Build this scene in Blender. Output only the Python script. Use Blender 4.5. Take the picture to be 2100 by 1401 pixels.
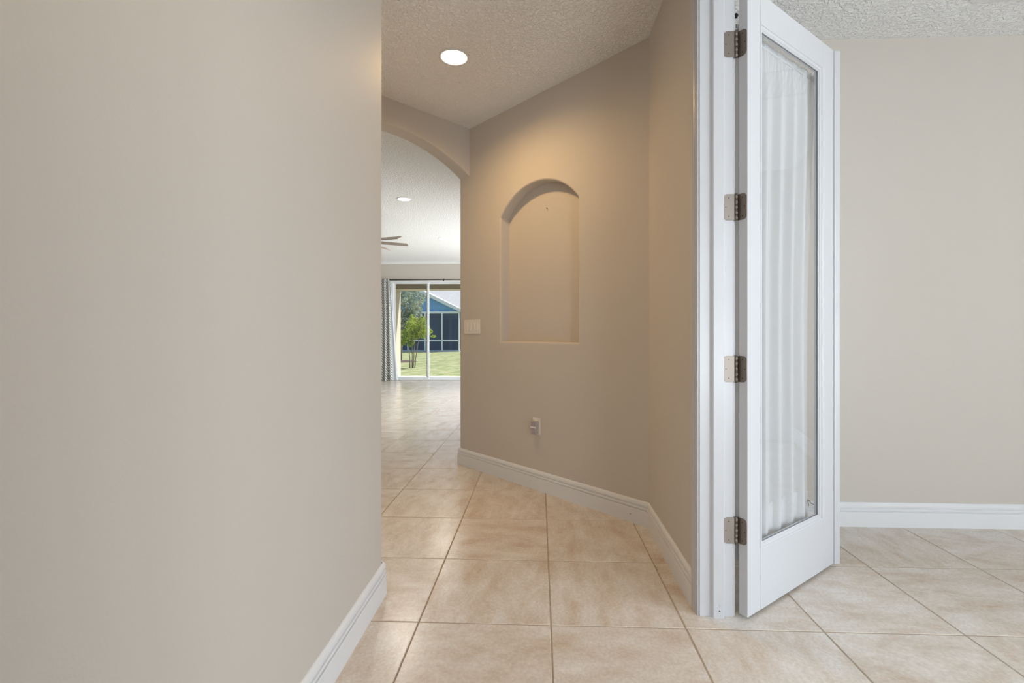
import bpy, bmesh, math, random
from mathutils import Vector, Matrix, noise

sc = bpy.context.scene
COL = sc.collection
for o in list(bpy.data.objects):
    bpy.data.objects.remove(o)

# ---------------------------------------------------------------- camera
# world frame: x right and y forward along the floor tile joints, z up, metres
YAW = 0.0393                      # camera turned slightly left of the tile axis
FPX, CXP, CYP, EYE = 960.5, 1068.5, 684.2, 1.10
cam_d = bpy.data.cameras.new('camera')
cam = bpy.data.objects.new('camera', cam_d)
COL.objects.link(cam)
cam.location = (0, 0, EYE)
cam.rotation_euler = (math.pi / 2, 0, YAW)
cam_d.sensor_width = 36
cam_d.sensor_fit = 'HORIZONTAL'
cam_d.lens = 36 * FPX / 2100
cam_d.shift_x = (1050 - CXP) / 2100
cam_d.shift_y = -(700.5 - CYP) / 2100
cam_d.clip_start = 0.02
cam_d.clip_end = 300
sc.camera = cam

# ---------------------------------------------------------------- world, sun, daylight, exposure
w = bpy.data.worlds.new('sky')
sc.world = w
w.use_nodes = True
wn = w.node_tree
wn.nodes.clear()
sky = wn.nodes.new('ShaderNodeTexSky')
sky.sky_type = 'NISHITA'
sky.sun_disc = False
sky.sun_elevation = math.radians(58)
sky.sun_rotation = math.radians(60)
bgn = wn.nodes.new('ShaderNodeBackground')
bgn.inputs['Strength'].default_value = 0.17
won = wn.nodes.new('ShaderNodeOutputWorld')
wn.links.new(sky.outputs[0], bgn.inputs[0])
wn.links.new(bgn.outputs[0], won.inputs[0])


def lamp(name, kind, loc, direction, energy, color, size=None, size_y=None, parent=None, **kw):
    d = bpy.data.lights.new(name, kind)
    d.energy = energy
    d.color = color
    if kind == 'AREA':
        d.shape = 'RECTANGLE' if size_y else 'DISK'
        d.size = size
        if size_y:
            d.size_y = size_y
    for k, v in kw.items():
        setattr(d, k, v)
    o = bpy.data.objects.new(name, d)
    COL.objects.link(o)
    o.location = loc
    o.rotation_euler = Vector(direction).to_track_quat('-Z', 'Y').to_euler()
    if parent:
        o.parent = parent
        o.matrix_parent_inverse = parent.matrix_basis.inverted()
    return o


lamp('sun', 'SUN', (6, 20, 20), (-0.50, -0.26, -0.83), 9.5, (1.0, 0.95, 0.86), angle=0.009)
# added area lamps stand in for daylight outside added, unseen window openings
# (those imitating the sky slant down, those imitating ground bounce slant up)
lamp('added_daylight_side', 'AREA', (4.85, -0.35, 2.35), (-1, 0.0, -0.95), 285, (0.80, 0.89, 1.0), 2.6, 1.5)
lamp('added_bounce_side', 'AREA', (4.62, -0.35, 0.62), (-1, 0.0, 1.05), 170, (0.86, 0.92, 1.0), 2.6, 1.3)
lamp('added_daylight_front_room', 'AREA', (2.45, -3.2, 2.35), (0, 1, -0.95), 120, (0.80, 0.89, 1.0), 2.1, 1.5)
lamp('added_bounce_front_room', 'AREA', (2.45, -3.0, 0.62), (0, 1, 1.05), 190, (0.86, 0.92, 1.0), 2.1, 1.3)
lamp('added_daylight_hall', 'AREA', (0.02, -3.50, 1.45), (0, 1, -0.6), 10, (0.86, 0.92, 1.0), 1.0, 2.1)
lamp('added_daylight_great_room', 'AREA', (1.65, 8.35, 1.80), (-1, 0, -0.50), 350, (0.90, 0.95, 1.0), 4.6, 1.8)
lamp('added_bounce_great_room', 'AREA', (1.65, 8.35, 0.62), (-1, 0, 0.45), 225, (0.93, 0.965, 1.0), 4.6, 1.4)

sc.view_settings.view_transform = 'Standard'
sc.view_settings.look = 'None'
sc.view_settings.exposure = 0.0
sc.view_settings.gamma = 1.0
sc.view_settings.use_curve_mapping = False

# ---------------------------------------------------------------- materials
MATS = {}


def srgb(r, g, b):
    def f(c):
        c /= 255
        return c / 12.92 if c <= 0.04045 else ((c + 0.055) / 1.055) ** 2.4
    return (f(r), f(g), f(b), 1)


def mat(name, color, rough=0.5, metal=0.0, bump=None, spec=0.5, vary=None, coords='Object'):
    """plain principled material; bump=(scale, strength, distance, detail); vary=(scale, amount)"""
    if name in MATS:
        return MATS[name]
    m = bpy.data.materials.new(name)
    m.use_nodes = True
    nt = m.node_tree
    b = nt.nodes['Principled BSDF']
    b.inputs['Base Color'].default_value = color
    b.inputs['Roughness'].default_value = rough
    b.inputs['Metallic'].default_value = metal
    b.inputs['Specular IOR Level'].default_value = spec
    tc = nt.nodes.new('ShaderNodeTexCoord')
    if bump:
        n = nt.nodes.new('ShaderNodeTexNoise')
        n.inputs['Scale'].default_value = bump[0]
        n.inputs['Detail'].default_value = bump[3] if len(bump) > 3 else 3
        nt.links.new(tc.outputs[coords], n.inputs['Vector'])
        bp = nt.nodes.new('ShaderNodeBump')
        bp.inputs['Strength'].default_value = bump[1]
        bp.inputs['Distance'].default_value = bump[2]
        nt.links.new(n.outputs['Fac'], bp.inputs['Height'])
        nt.links.new(bp.outputs[0], b.inputs['Normal'])
    if vary:
        n2 = nt.nodes.new('ShaderNodeTexNoise')
        n2.inputs['Scale'].default_value = vary[0]
        n2.inputs['Detail'].default_value = 4
        nt.links.new(tc.outputs[coords], n2.inputs['Vector'])
        r = nt.nodes.new('ShaderNodeMapRange')
        r.inputs[1].default_value = 0.3
        r.inputs[2].default_value = 0.7
        r.inputs[3].default_value = 1 - vary[1]
        r.inputs[4].default_value = 1 + vary[1]
        nt.links.new(n2.outputs['Fac'], r.inputs[0])
        mx = nt.nodes.new('ShaderNodeVectorMath')
        mx.operation = 'SCALE'
        mx.inputs[0].default_value = color[:3]
        nt.links.new(r.outputs[0], mx.inputs['Scale'])
        nt.links.new(mx.outputs[0], b.inputs['Base Color'])
    MATS[name] = m
    return m


WALL = mat('greige_wall_paint', (0.60, 0.55, 0.49, 1), 0.62, bump=(150, 0.32, 0.0016, 2), spec=0.35)
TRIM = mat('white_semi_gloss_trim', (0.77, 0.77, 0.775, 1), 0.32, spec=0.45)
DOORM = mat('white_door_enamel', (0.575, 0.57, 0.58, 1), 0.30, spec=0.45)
NICKEL = mat('satin_nickel', (0.25, 0.215, 0.185, 1), 0.46, 1.0, bump=(400, 0.1, 0.0005, 2))
BLACK = mat('black_iron', (0.012, 0.012, 0.012, 1), 0.45)
HOLE = mat('dark_screw_recess', (0.03, 0.022, 0.018, 1), 0.7)
PLASTIC = mat('ivory_switch_plastic', (0.80, 0.75, 0.70, 1), 0.35)
PLASTIC_D = mat('grey_device_plastic', (0.50, 0.46, 0.42, 1), 0.4)
LENS_D = mat('smoky_lilac_lens', (0.42, 0.38, 0.42, 1), 0.15)
GROUT = mat('sand_brown_grout', (0.40, 0.31, 0.225, 1), 0.9, vary=(30, 0.12))
ALU = mat('white_aluminium', (0.80, 0.82, 0.84, 1), 0.35)
STUCCO = mat('beige_exterior_stucco', (0.50, 0.44, 0.36, 1), 0.85, bump=(60, 0.3, 0.004, 3))
CONCRETE = mat('pale_concrete', (0.72, 0.69, 0.64, 1), 0.85, bump=(40, 0.3, 0.002, 4), vary=(6, 0.06))
SLATE = mat('blue_painted_siding', (0.19, 0.41, 0.78, 1), 0.7, bump=(8, 0.15, 0.004, 3), vary=(2, 0.06))
WHITEX = mat('white_exterior_trim', (0.80, 0.84, 0.88, 1), 0.5)
SHINGLE = mat('pale_grey_shingle', (0.36, 0.36, 0.39, 1), 0.9, bump=(26, 0.6, 0.02, 4), vary=(22, 0.28))
DARKGLASS = mat('dark_house_glass', (0.03, 0.05, 0.07, 1), 0.12)
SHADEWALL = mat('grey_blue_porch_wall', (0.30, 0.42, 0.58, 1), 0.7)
BARK = mat('grey_brown_bark', (0.30, 0.26, 0.22, 1), 0.9, bump=(30, 0.5, 0.01, 4))
MULCH = mat('dark_mulch', (0.07, 0.05, 0.04, 1), 0.95, bump=(30, 0.8, 0.03, 4))
FANB = mat('walnut_fan_blade', (0.30, 0.23, 0.18, 1), 0.45, bump=(40, 0.1, 0.001, 4))
FANM = mat('brushed_fan_metal', (0.55, 0.53, 0.50, 1), 0.4, 0.6)


def ceiling_mat():
    m = bpy.data.materials.new('knockdown_ceiling_texture')
    m.use_nodes = True
    nt = m.node_tree
    b = nt.nodes['Principled BSDF']
    b.inputs['Base Color'].default_value = (0.93, 0.93, 0.925, 1)
    b.inputs['Roughness'].default_value = 0.75
    b.inputs['Specular IOR Level'].default_value = 0.3
    tc = nt.nodes.new('ShaderNodeTexCoord')
    n = nt.nodes.new('ShaderNodeTexNoise')
    n.inputs['Scale'].default_value = 55
    n.inputs['Detail'].default_value = 3
    n.inputs['Distortion'].default_value = 0.6
    r = nt.nodes.new('ShaderNodeValToRGB')
    r.color_ramp.elements[0].position = 0.42
    r.color_ramp.elements[1].position = 0.58
    bp = nt.nodes.new('ShaderNodeBump')
    bp.inputs['Strength'].default_value = 0.85
    bp.inputs['Distance'].default_value = 0.006
    nt.links.new(tc.outputs['Object'], n.inputs['Vector'])
    nt.links.new(n.outputs['Fac'], r.inputs['Fac'])
    nt.links.new(r.outputs[0], bp.inputs['Height'])
    nt.links.new(bp.outputs[0], b.inputs['Normal'])
    return m


CEIL = ceiling_mat()


def tile_mat():
    m = bpy.data.materials.new('travertine_look_porcelain')
    m.use_nodes = True
    nt = m.node_tree
    L = nt.links.new
    b = nt.nodes['Principled BSDF']
    tc = nt.nodes.new('ShaderNodeTexCoord')
    oi = nt.nodes.new('ShaderNodeObjectInfo')
    mul = nt.nodes.new('ShaderNodeMath')
    mul.operation = 'MULTIPLY'
    mul.inputs[1].default_value = 47.0
    L(oi.outputs['Random'], mul.inputs[0])
    add = nt.nodes.new('ShaderNodeVectorMath')
    add.operation = 'ADD'
    L(tc.outputs['Object'], add.inputs[0])
    L(mul.outputs[0], add.inputs[1])
    # stretched clouds
    mp = nt.nodes.new('ShaderNodeMapping')
    mp.inputs['Scale'].default_value = (1.0, 2.1, 1.0)
    mp.inputs['Rotation'].default_value = (0, 0, 0.5)
    L(add.outputs[0], mp.inputs[0])
    n1 = nt.nodes.new('ShaderNodeTexNoise')
    n1.inputs['Scale'].default_value = 5.0
    n1.inputs['Detail'].default_value = 8
    n1.inputs['Roughness'].default_value = 0.62
    n1.inputs['Distortion'].default_value = 0.2
    L(mp.outputs[0], n1.inputs['Vector'])
    cr = nt.nodes.new('ShaderNodeValToRGB')
    e = cr.color_ramp.elements
    e[0].position = 0.24
    e[0].color = (0.54, 0.41, 0.30, 1)
    e[1].position = 0.72
    e[1].color = (0.75, 0.70, 0.65, 1)
    k = e.new(0.5)
    k.color = (0.665, 0.59, 0.51, 1)
    L(n1.outputs['Fac'], cr.inputs['Fac'])
    # fine specks
    n2 = nt.nodes.new('ShaderNodeTexNoise')
    n2.inputs['Scale'].default_value = 90
    n2.inputs['Detail'].default_value = 4
    L(add.outputs[0], n2.inputs['Vector'])
    r2 = nt.nodes.new('ShaderNodeMapRange')
    r2.inputs[1].default_value = 0.3
    r2.inputs[2].default_value = 0.7
    r2.inputs[3].default_value = 0.90
    r2.inputs[4].default_value = 1.08
    L(n2.outputs['Fac'], r2.inputs[0])
    mx = nt.nodes.new('ShaderNodeVectorMath')
    mx.operation = 'SCALE'
    L(cr.outputs[0], mx.inputs[0])
    L(r2.outputs[0], mx.inputs['Scale'])
    # dark pitted veins
    n3 = nt.nodes.new('ShaderNodeTexNoise')
    n3.inputs['Scale'].default_value = 2.4
    n3.inputs['Detail'].default_value = 10
    n3.inputs['Roughness'].default_value = 0.8
    L(add.outputs[0], n3.inputs['Vector'])
    r3 = nt.nodes.new('ShaderNodeMapRange')
    r3.inputs[1].default_value = 0.64
    r3.inputs[2].default_value = 0.72
    r3.inputs[3].default_value = 1.0
    r3.inputs[4].default_value = 0.72
    L(n3.outputs['Fac'], r3.inputs[0])
    mx2 = nt.nodes.new('ShaderNodeVectorMath')
    mx2.operation = 'SCALE'
    L(mx.outputs[0], mx2.inputs[0])
    L(r3.outputs[0], mx2.inputs['Scale'])
    L(mx2.outputs[0], b.inputs['Base Color'])
    b.inputs['Roughness'].default_value = 0.23
    b.inputs['Specular IOR Level'].default_value = 0.55
    n4 = nt.nodes.new('ShaderNodeTexNoise')
    n4.inputs['Scale'].default_value = 28
    n4.inputs['Detail'].default_value = 3
    L(add.outputs[0], n4.inputs['Vector'])
    bp = nt.nodes.new('ShaderNodeBump')
    bp.inputs['Strength'].default_value = 0.12
    bp.inputs['Distance'].default_value = 0.002
    L(n4.outputs['Fac'], bp.inputs['Height'])
    L(bp.outputs[0], b.inputs['Normal'])
    return m


TILE = tile_mat()


def glass_mat(name, tint=(0.97, 0.985, 0.98, 1), refl=1.0):
    m = bpy.data.materials.new(name)
    m.use_nodes = True
    nt = m.node_tree
    nt.nodes.clear()
    out = nt.nodes.new('ShaderNodeOutputMaterial')
    tr = nt.nodes.new('ShaderNodeBsdfTransparent')
    tr.inputs[0].default_value = tint
    gl = nt.nodes.new('ShaderNodeBsdfGlossy')
    gl.inputs['Roughness'].default_value = 0.02
    fr = nt.nodes.new('ShaderNodeFresnel')
    fr.inputs[0].default_value = 1.45
    mu = nt.nodes.new('ShaderNodeMath')
    mu.operation = 'MULTIPLY'
    mu.inputs[1].default_value = refl
    mx = nt.nodes.new('ShaderNodeMixShader')
    nt.links.new(fr.outputs[0], mu.inputs[0])
    nt.links.new(mu.outputs[0], mx.inputs[0])
    nt.links.new(tr.outputs[0], mx.inputs[1])
    nt.links.new(gl.outputs[0], mx.inputs[2])
    nt.links.new(mx.outputs[0], out.inputs[0])
    return m


GLASS = glass_mat('clear_glass')
GLASS_DOOR = glass_mat('clear_door_glass', (0.995, 0.998, 0.998, 1), 0.35)


def sheer_mat():
    m = bpy.data.materials.new('white_sheer_voile')
    m.use_nodes = True
    nt = m.node_tree
    nt.nodes.clear()
    L = nt.links.new
    out = nt.nodes.new('ShaderNodeOutputMaterial')
    tr = nt.nodes.new('ShaderNodeBsdfTransparent')
    df = nt.nodes.new('ShaderNodeBsdfDiffuse')
    df.inputs[0].default_value = (0.955, 0.955, 0.97, 1)
    tl = nt.nodes.new('ShaderNodeBsdfTranslucent')
    tl.inputs[0].default_value = (0.955, 0.955, 0.97, 1)
    m1 = nt.nodes.new('ShaderNodeMixShader')
    m1.inputs[0].default_value = 0.28
    L(df.outputs[0], m1.inputs[1])
    L(tl.outputs[0], m1.inputs[2])
    m2 = nt.nodes.new('ShaderNodeMixShader')
    m2.inputs[0].default_value = 0.80
    L(tr.outputs[0], m2.inputs[1])
    L(m1.outputs[0], m2.inputs[2])
    L(m2.outputs[0], out.inputs[0])
    return m


SHEER = sheer_mat()


def screen_mat():
    m = bpy.data.materials.new('dark_insect_screen')
    m.use_nodes = True
    nt = m.node_tree
    nt.nodes.clear()
    out = nt.nodes.new('ShaderNodeOutputMaterial')
    tr = nt.nodes.new('ShaderNodeBsdfTransparent')
    df = nt.nodes.new('ShaderNodeBsdfDiffuse')
    df.inputs[0].default_value = (0.09, 0.125, 0.21, 1)
    mx = nt.nodes.new('ShaderNodeMixShader')
    mx.inputs[0].default_value = 0.55
    nt.links.new(tr.outputs[0], mx.inputs[1])
    nt.links.new(df.outputs[0], mx.inputs[2])
    nt.links.new(mx.outputs[0], out.inputs[0])
    return m


SCREEN = screen_mat()


def emit_mat(name, color, strength):
    m = bpy.data.materials.new(name)
    m.use_nodes = True
    nt = m.node_tree
    nt.nodes.clear()
    out = nt.nodes.new('ShaderNodeOutputMaterial')
    em = nt.nodes.new('ShaderNodeEmission')
    em.inputs[0].default_value = color
    em.inputs[1].default_value = strength
    nt.links.new(em.outputs[0], out.inputs[0])
    return m


LAMP_W = emit_mat('warm_lamp_lens', (1.0, 0.90, 0.76, 1), 3.5)
LAMP_C = emit_mat('neutral_lamp_lens', (1.0, 0.97, 0.92, 1), 2.6)


def leaf_mat(name, c1, c2, scale=5):
    m = bpy.data.materials.new(name)
    m.use_nodes = True
    nt = m.node_tree
    nt.nodes.clear()
    L = nt.links.new
    out = nt.nodes.new('ShaderNodeOutputMaterial')
    tc = nt.nodes.new('ShaderNodeTexCoord')
    n = nt.nodes.new('ShaderNodeTexNoise')
    n.inputs['Scale'].default_value = scale
    n.inputs['Detail'].default_value = 5
    L(tc.outputs['Object'], n.inputs['Vector'])
    cr = nt.nodes.new('ShaderNodeValToRGB')
    cr.color_ramp.elements[0].position = 0.35
    cr.color_ramp.elements[0].color = c1
    cr.color_ramp.elements[1].position = 0.65
    cr.color_ramp.elements[1].color = c2
    L(n.outputs['Fac'], cr.inputs['Fac'])
    df = nt.nodes.new('ShaderNodeBsdfDiffuse')
    tl = nt.nodes.new('ShaderNodeBsdfTranslucent')
    mx = nt.nodes.new('ShaderNodeMixShader')
    mx.inputs[0].default_value = 0.4
    L(cr.outputs[0], df.inputs[0])
    L(cr.outputs[0], tl.inputs[0])
    L(df.outputs[0], mx.inputs[1])
    L(tl.outputs[0], mx.inputs[2])
    L(mx.outputs[0], out.inputs[0])
    return m


LEAF_Y = leaf_mat('bright_yellow_green_leaves', (0.19, 0.29, 0.05, 1), (0.46, 0.52, 0.12, 1))
LEAF_G = leaf_mat('muted_blue_green_leaves', (0.17, 0.23, 0.19, 1), (0.46, 0.50, 0.40, 1), 3)


def lawn_mat():
    m = bpy.data.materials.new('sunlit_lawn_grass')
    m.use_nodes = True
    nt = m.node_tree
    L = nt.links.new
    b = nt.nodes['Principled BSDF']
    b.inputs['Roughness'].default_value = 0.9
    b.inputs['Specular IOR Level'].default_value = 0.15
    tc = nt.nodes.new('ShaderNodeTexCoord')
    n = nt.nodes.new('ShaderNodeTexNoise')
    n.inputs['Scale'].default_value = 3.0
    n.inputs['Detail'].default_value = 9
    n.inputs['Roughness'].default_value = 0.7
    L(tc.outputs['Object'], n.inputs['Vector'])
    cr = nt.nodes.new('ShaderNodeValToRGB')
    cr.color_ramp.elements[0].position = 0.36
    cr.color_ramp.elements[0].color = (0.13, 0.18, 0.06, 1)
    cr.color_ramp.elements[1].position = 0.62
    cr.color_ramp.elements[1].color = (0.33, 0.33, 0.21, 1)
    L(n.outputs['Fac'], cr.inputs['Fac'])
    L(cr.outputs[0], b.inputs['Base Color'])
    n2 = nt.nodes.new('ShaderNodeTexNoise')
    n2.inputs['Scale'].default_value = 60
    L(tc.outputs['Object'], n2.inputs['Vector'])
    bp = nt.nodes.new('ShaderNodeBump')
    bp.inputs['Strength'].default_value = 0.6
    bp.inputs['Distance'].default_value = 0.03
    L(n2.outputs['Fac'], bp.inputs['Height'])
    L(bp.outputs[0], b.inputs['Normal'])
    return m


LAWN = lawn_mat()


def chevron_mat():
    m = bpy.data.materials.new('grey_white_chevron_fabric')
    m.use_nodes = True
    nt = m.node_tree
    L = nt.links.new
    b = nt.nodes['Principled BSDF']
    b.inputs['Roughness'].default_value = 0.9
    b.inputs['Specular IOR Level'].default_value = 0.1
    uv = nt.nodes.new('ShaderNodeUVMap')
    sx = nt.nodes.new('ShaderNodeSeparateXYZ')
    L(uv.outputs[0], sx.inputs[0])

    def mth(op, a, bb):
        n = nt.nodes.new('ShaderNodeMath')
        n.operation = op
        for i, x in enumerate((a, bb)):
            if isinstance(x, (int, float)):
                n.inputs[i].default_value = x
            elif x is not None:
                L(x, n.inputs[i])
        return n.outputs[0]
    zig = mth('PINGPONG', sx.outputs[0], 0.10)
    v = mth('ADD', sx.outputs[1], zig)
    fr = mth('FRACT', mth('DIVIDE', v, 0.062), None)
    st = mth('LESS_THAN', fr, 0.42)
    n = nt.nodes.new('ShaderNodeTexNoise')
    n.inputs['Scale'].default_value = 14
    L(uv.outputs[0], n.inputs['Vector'])
    thr = mth('GREATER_THAN', n.outputs['Fac'], 0.36)
    st2 = mth('MULTIPLY', st, thr)
    mx = nt.nodes.new('ShaderNodeMix')
    mx.data_type = 'RGBA'
    mx.inputs[6].default_value = (0.60, 0.60, 0.57, 1)
    mx.inputs[7].default_value = (0.15, 0.155, 0.16, 1)
    L(st2, mx.inputs[0])
    L(mx.outputs[2], b.inputs['Base Color'])
    return m


CHEVRON = chevron_mat()
LINING = mat('pale_curtain_lining', (0.70, 0.74, 0.80, 1), 0.9)

# ---------------------------------------------------------------- mesh helpers


def V(*a):
    return Vector(a)


class MB:
    """collects faces in one bmesh; build() links ONE object"""

    def __init__(s):
        s.bm = bmesh.new()

    def poly(s, pts, mi=0):
        vs = [s.bm.verts.new(p) for p in pts]
        f = s.bm.faces.new(vs)
        f.material_index = mi
        return f

    def box(s, a, b):
        (x0, y0, z0), (x1, y1, z1) = a, b
        p = [V(x0, y0, z0), V(x1, y0, z0), V(x1, y1, z0), V(x0, y1, z0), V(x0, y0, z1), V(x1, y0, z1), V(x1, y1, z1), V(x0, y1, z1)]
        s.hexa(p)
        return s

    def hexa(s, p):
        vs = [s.bm.verts.new(q) for q in p]
        for f in ((0, 3, 2, 1), (4, 5, 6, 7), (0, 1, 5, 4), (1, 2, 6, 5), (2, 3, 7, 6), (3, 0, 4, 7)):
            s.bm.faces.new([vs[i] for i in f])
        return s

    def prism(s, pts, off):
        """closed prism: planar polygon pts swept by vector off"""
        off = Vector(off)
        a = [s.bm.verts.new(p) for p in pts]
        b = [s.bm.verts.new(Vector(p) + off) for p in pts]
        n = len(pts)
        s.bm.faces.new(a[::-1])
        s.bm.faces.new(b)
        for i in range(n):
            s.bm.faces.new((a[i], a[(i + 1) % n], b[(i + 1) % n], b[i]))
        return s

    def tube(s, path, rad, n=10, cap=True):
        path = [Vector(p) for p in path]
        rads = rad if isinstance(rad, (list, tuple)) else [rad] * len(path)
        rings = []
        ref = None
        for i, p in enumerate(path):
            d = (path[min(i + 1, len(path) - 1)] - path[max(i - 1, 0)]).normalized()
            if ref is None:
                ref = Vector((0, 0, 1)) if abs(d.z) < 0.9 else Vector((1, 0, 0))
            x = d.cross(ref).normalized()
            y = d.cross(x).normalized()
            rings.append([s.bm.verts.new(p + rads[i] * (math.cos(2 * math.pi * k / n) * x + math.sin(2 * math.pi * k / n) * y)) for k in range(n)])
        for r0, r1 in zip(rings, rings[1:]):
            for k in range(n):
                f = s.bm.faces.new((r0[k], r0[(k + 1) % n], r1[(k + 1) % n], r1[k]))
                f.smooth = True
        if cap:
            s.bm.faces.new(rings[0][::-1])
            s.bm.faces.new(rings[-1])
        return s

    def lathe(s, prof, c, n=32, axis='Z'):
        """profile [(r, h)] turned about a vertical axis through c"""
        c = Vector(c)
        rings = []
        for r, h in prof:
            if r < 1e-6:
                rings.append([s.bm.verts.new(c + V(0, 0, h))])
            else:
                rings.append([s.bm.verts.new(c + V(r * math.cos(2 * math.pi * k / n), r * math.sin(2 * math.pi * k / n), h)) for k in range(n)])
        for a, b in zip(rings, rings[1:]):
            for k in range(n):
                va = [a[k % len(a)], a[(k + 1) % len(a)]] if len(a) > 1 else [a[0]]
                vb = [b[(k + 1) % len(b)], b[k % len(b)]] if len(b) > 1 else [b[0]]
                f = s.bm.faces.new(va + vb)
                f.smooth = True
        return s

    def build(s, name, m, parent=None, bevel=0, seg=2, fix=True, smooth=False):
        if fix:
            bmesh.ops.recalc_face_normals(s.bm, faces=s.bm.faces[:])
        me = bpy.data.meshes.new(name)
        s.bm.to_mesh(me)
        s.bm.free()
        for mm in (m if isinstance(m, (list, tuple)) else [m]):
            me.materials.append(mm)
        if smooth:
            for p in me.polygons:
                p.use_smooth = True
        return link(name, me, parent, bevel, seg)


def link(name, me, parent=None, bevel=0, seg=2, weight=False):
    o = bpy.data.objects.new(name, me)
    COL.objects.link(o)
    if parent:
        o.parent = parent
        o.matrix_parent_inverse = parent.matrix_basis.inverted()
    if bevel:
        b = o.modifiers.new('soft_edges', 'BEVEL')
        b.width = bevel
        b.segments = seg
        b.limit_method = 'WEIGHT' if weight else 'ANGLE'
        b.angle_limit = 0.6
        b.harden_normals = False
    return o


def tag(o, label=None, cat=None, group=None, kind=None):
    if label:
        o['label'] = label
    if cat:
        o['category'] = cat
    if group:
        o['group'] = group
    if kind:
        o['kind'] = kind
    return o


def empty(name, loc, label=None, cat=None, group=None, kind=None):
    o = bpy.data.objects.new(name, None)
    COL.objects.link(o)
    o.location = loc
    o.empty_display_size = 0.05
    return tag(o, label, cat, group, kind)


def struct(o, label):
    return tag(o, label, None, None, 'structure')


cY, sY = math.cos(YAW), math.sin(YAW)


def from_view(X, D, z):
    """lateral offset X and distance D measured from the viewpoint -> world"""
    return V(X * cY - D * sY, X * sY + D * cY, z)


def seen(px, D, py=None, z=None):
    X = (px - CXP) / FPX * D
    zz = z if z is not None else EYE + (CYP - py) / FPX * D
    return from_view(X, D, zz)


# ---------------------------------------------------------------- plan of the place
H = 2.785                                        # ceiling
A = V(0.6235, 2.692, 0)                          # corner hall wall / niche wall
DN = V(-0.7225, 0.6914, 0).normalized()          # along the niche wall, away from A
NB = V(0.6914, 0.7225, 0).normalized()           # into the niche wall
B = A + DN * 1.656                               # where the arched header meets the niche wall
WEND = A + DN * 1.7926                           # far end of the niche wall
DQ = -NB                                         # along the header, to the left
ARW = 1.34                                       # clear width of the arch
E2 = B + DQ * ARW
UL = -0.660                                      # left hall wall
LC = V(UL, 1.947, 0)                             # its far corner
UR, UR2 = A.x, 0.751                             # hall face and room face of the right wall
VB = 2.752                                       # back wall of the right-hand room
VFAR = 10.86                                     # far wall of the great room
OY0, OY1, OZ = 0.318, 1.848, 2.455               # double door opening

# ---------------------------------------------------------------- floor: grout bed and tiles
S = 0.50288
TX, TY = 0.043, 1.769
GW = 0.0055
mb = MB().box((-8.0, -3.3, -0.10), (4.3, VFAR + 0.16, -0.0016))
floor = struct(mb.build('floor', GROUT), 'beige square porcelain tile floor with brown joints')


def tile_mesh():
    m = MB()
    h = (S - GW) / 2
    b = 0.0016
    lo = [V(-h, -h, -0.012), V(h, -h, -0.012), V(h, h, -0.012), V(-h, h, -0.012)]
    md = [V(p.x, p.y, -b) for p in lo]
    tp = [V(math.copysign(h - b, p.x), math.copysign(h - b, p.y), 0) for p in lo]
    r = [[m.bm.verts.new(p) for p in q] for q in (lo, md, tp)]
    for a, c in ((r[0], r[1]), (r[1], r[2])):
        for i in range(4):
            m.bm.faces.new((a[i], a[(i + 1) % 4], c[(i + 1) % 4], c[i]))
    m.bm.faces.new(r[2])
    me = bpy.data.meshes.new('floor_tile')
    m.bm.to_mesh(me)
    m.bm.free()
    me.materials.append(TILE)
    return me


TM = tile_mesh()


def in_view(x, y):
    X, D = x * cY + y * sY, -x * sY + y * cY
    if D < 0.5:
        return None
    return CXP + FPX * X / D, CYP + FPX * EYE / D


far_tiles = bmesh.new()
random.seed(4)
for i in range(-17, 9):
    for j in range(-11, 19):
        x, y = TX + (i + .5) * S, TY + (j + .5) * S
        if not (-8.0 < x < 4.3 and -3.3 < y < VFAR + 0.1):
            continue
        q = in_view(x, y)
        vis = False
        if q and y > 0.75:
            if -1.0 < x < 0.95 and y < 4.3 and q[0] > 560:
                vis = True
            if 0.5 < x < 3.1 and y < 2.95 and q[0] < 2400:
                vis = True
            if 3.3 < y < 7.7 and 690 < q[0] < 1010:
                vis = True
        rot = random.choice((0, 1, 2, 3)) * math.pi / 2
        if vis:
            o = link('floor_tile', TM, floor)
            o.location = (x, y, 0)
            o.rotation_euler = (0, 0, rot)
        else:
            t = bmesh.new()
            t.from_mesh(TM)
            bmesh.ops.translate(t, verts=t.verts, vec=(x, y, 0))
            tmp = bpy.data.meshes.new('tmp')
            t.to_mesh(tmp)
            t.free()
            far_tiles.from_mesh(tmp)
            bpy.data.meshes.remove(tmp)
me = bpy.data.meshes.new('distant_floor_tiles')
far_tiles.to_mesh(me)
far_tiles.free()
me.materials.append(TILE)
tag(link('distant_floor_tiles', me, floor), kind='stuff')

# ---------------------------------------------------------------- ceiling
struct(MB().box((-8.1, -3.4, H), (4.4, VFAR + 0.2, H + 0.14)).build('ceiling', CEIL), 'white knockdown textured ceiling')


# ---------------------------------------------------------------- walls
def weighted(bm, name, m, tests, width, seg=4):
    """bevel only edges whose both ends satisfy a test (bullnose plaster corners)"""
    bmesh.ops.remove_doubles(bm, verts=bm.verts[:], dist=1e-5)
    bmesh.ops.recalc_face_normals(bm, faces=bm.faces[:])
    lay = bm.edges.layers.float.new('bevel_weight_edge')
    for e in bm.edges:
        for t in tests:
            if t(e.verts[0].co, e.verts[1].co):
                e[lay] = 1.0
    me = bpy.data.meshes.new(name)
    bm.to_mesh(me)
    bm.free()
    me.materials.append(m)
    return link(name, me, None, width, seg, weight=True)


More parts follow.
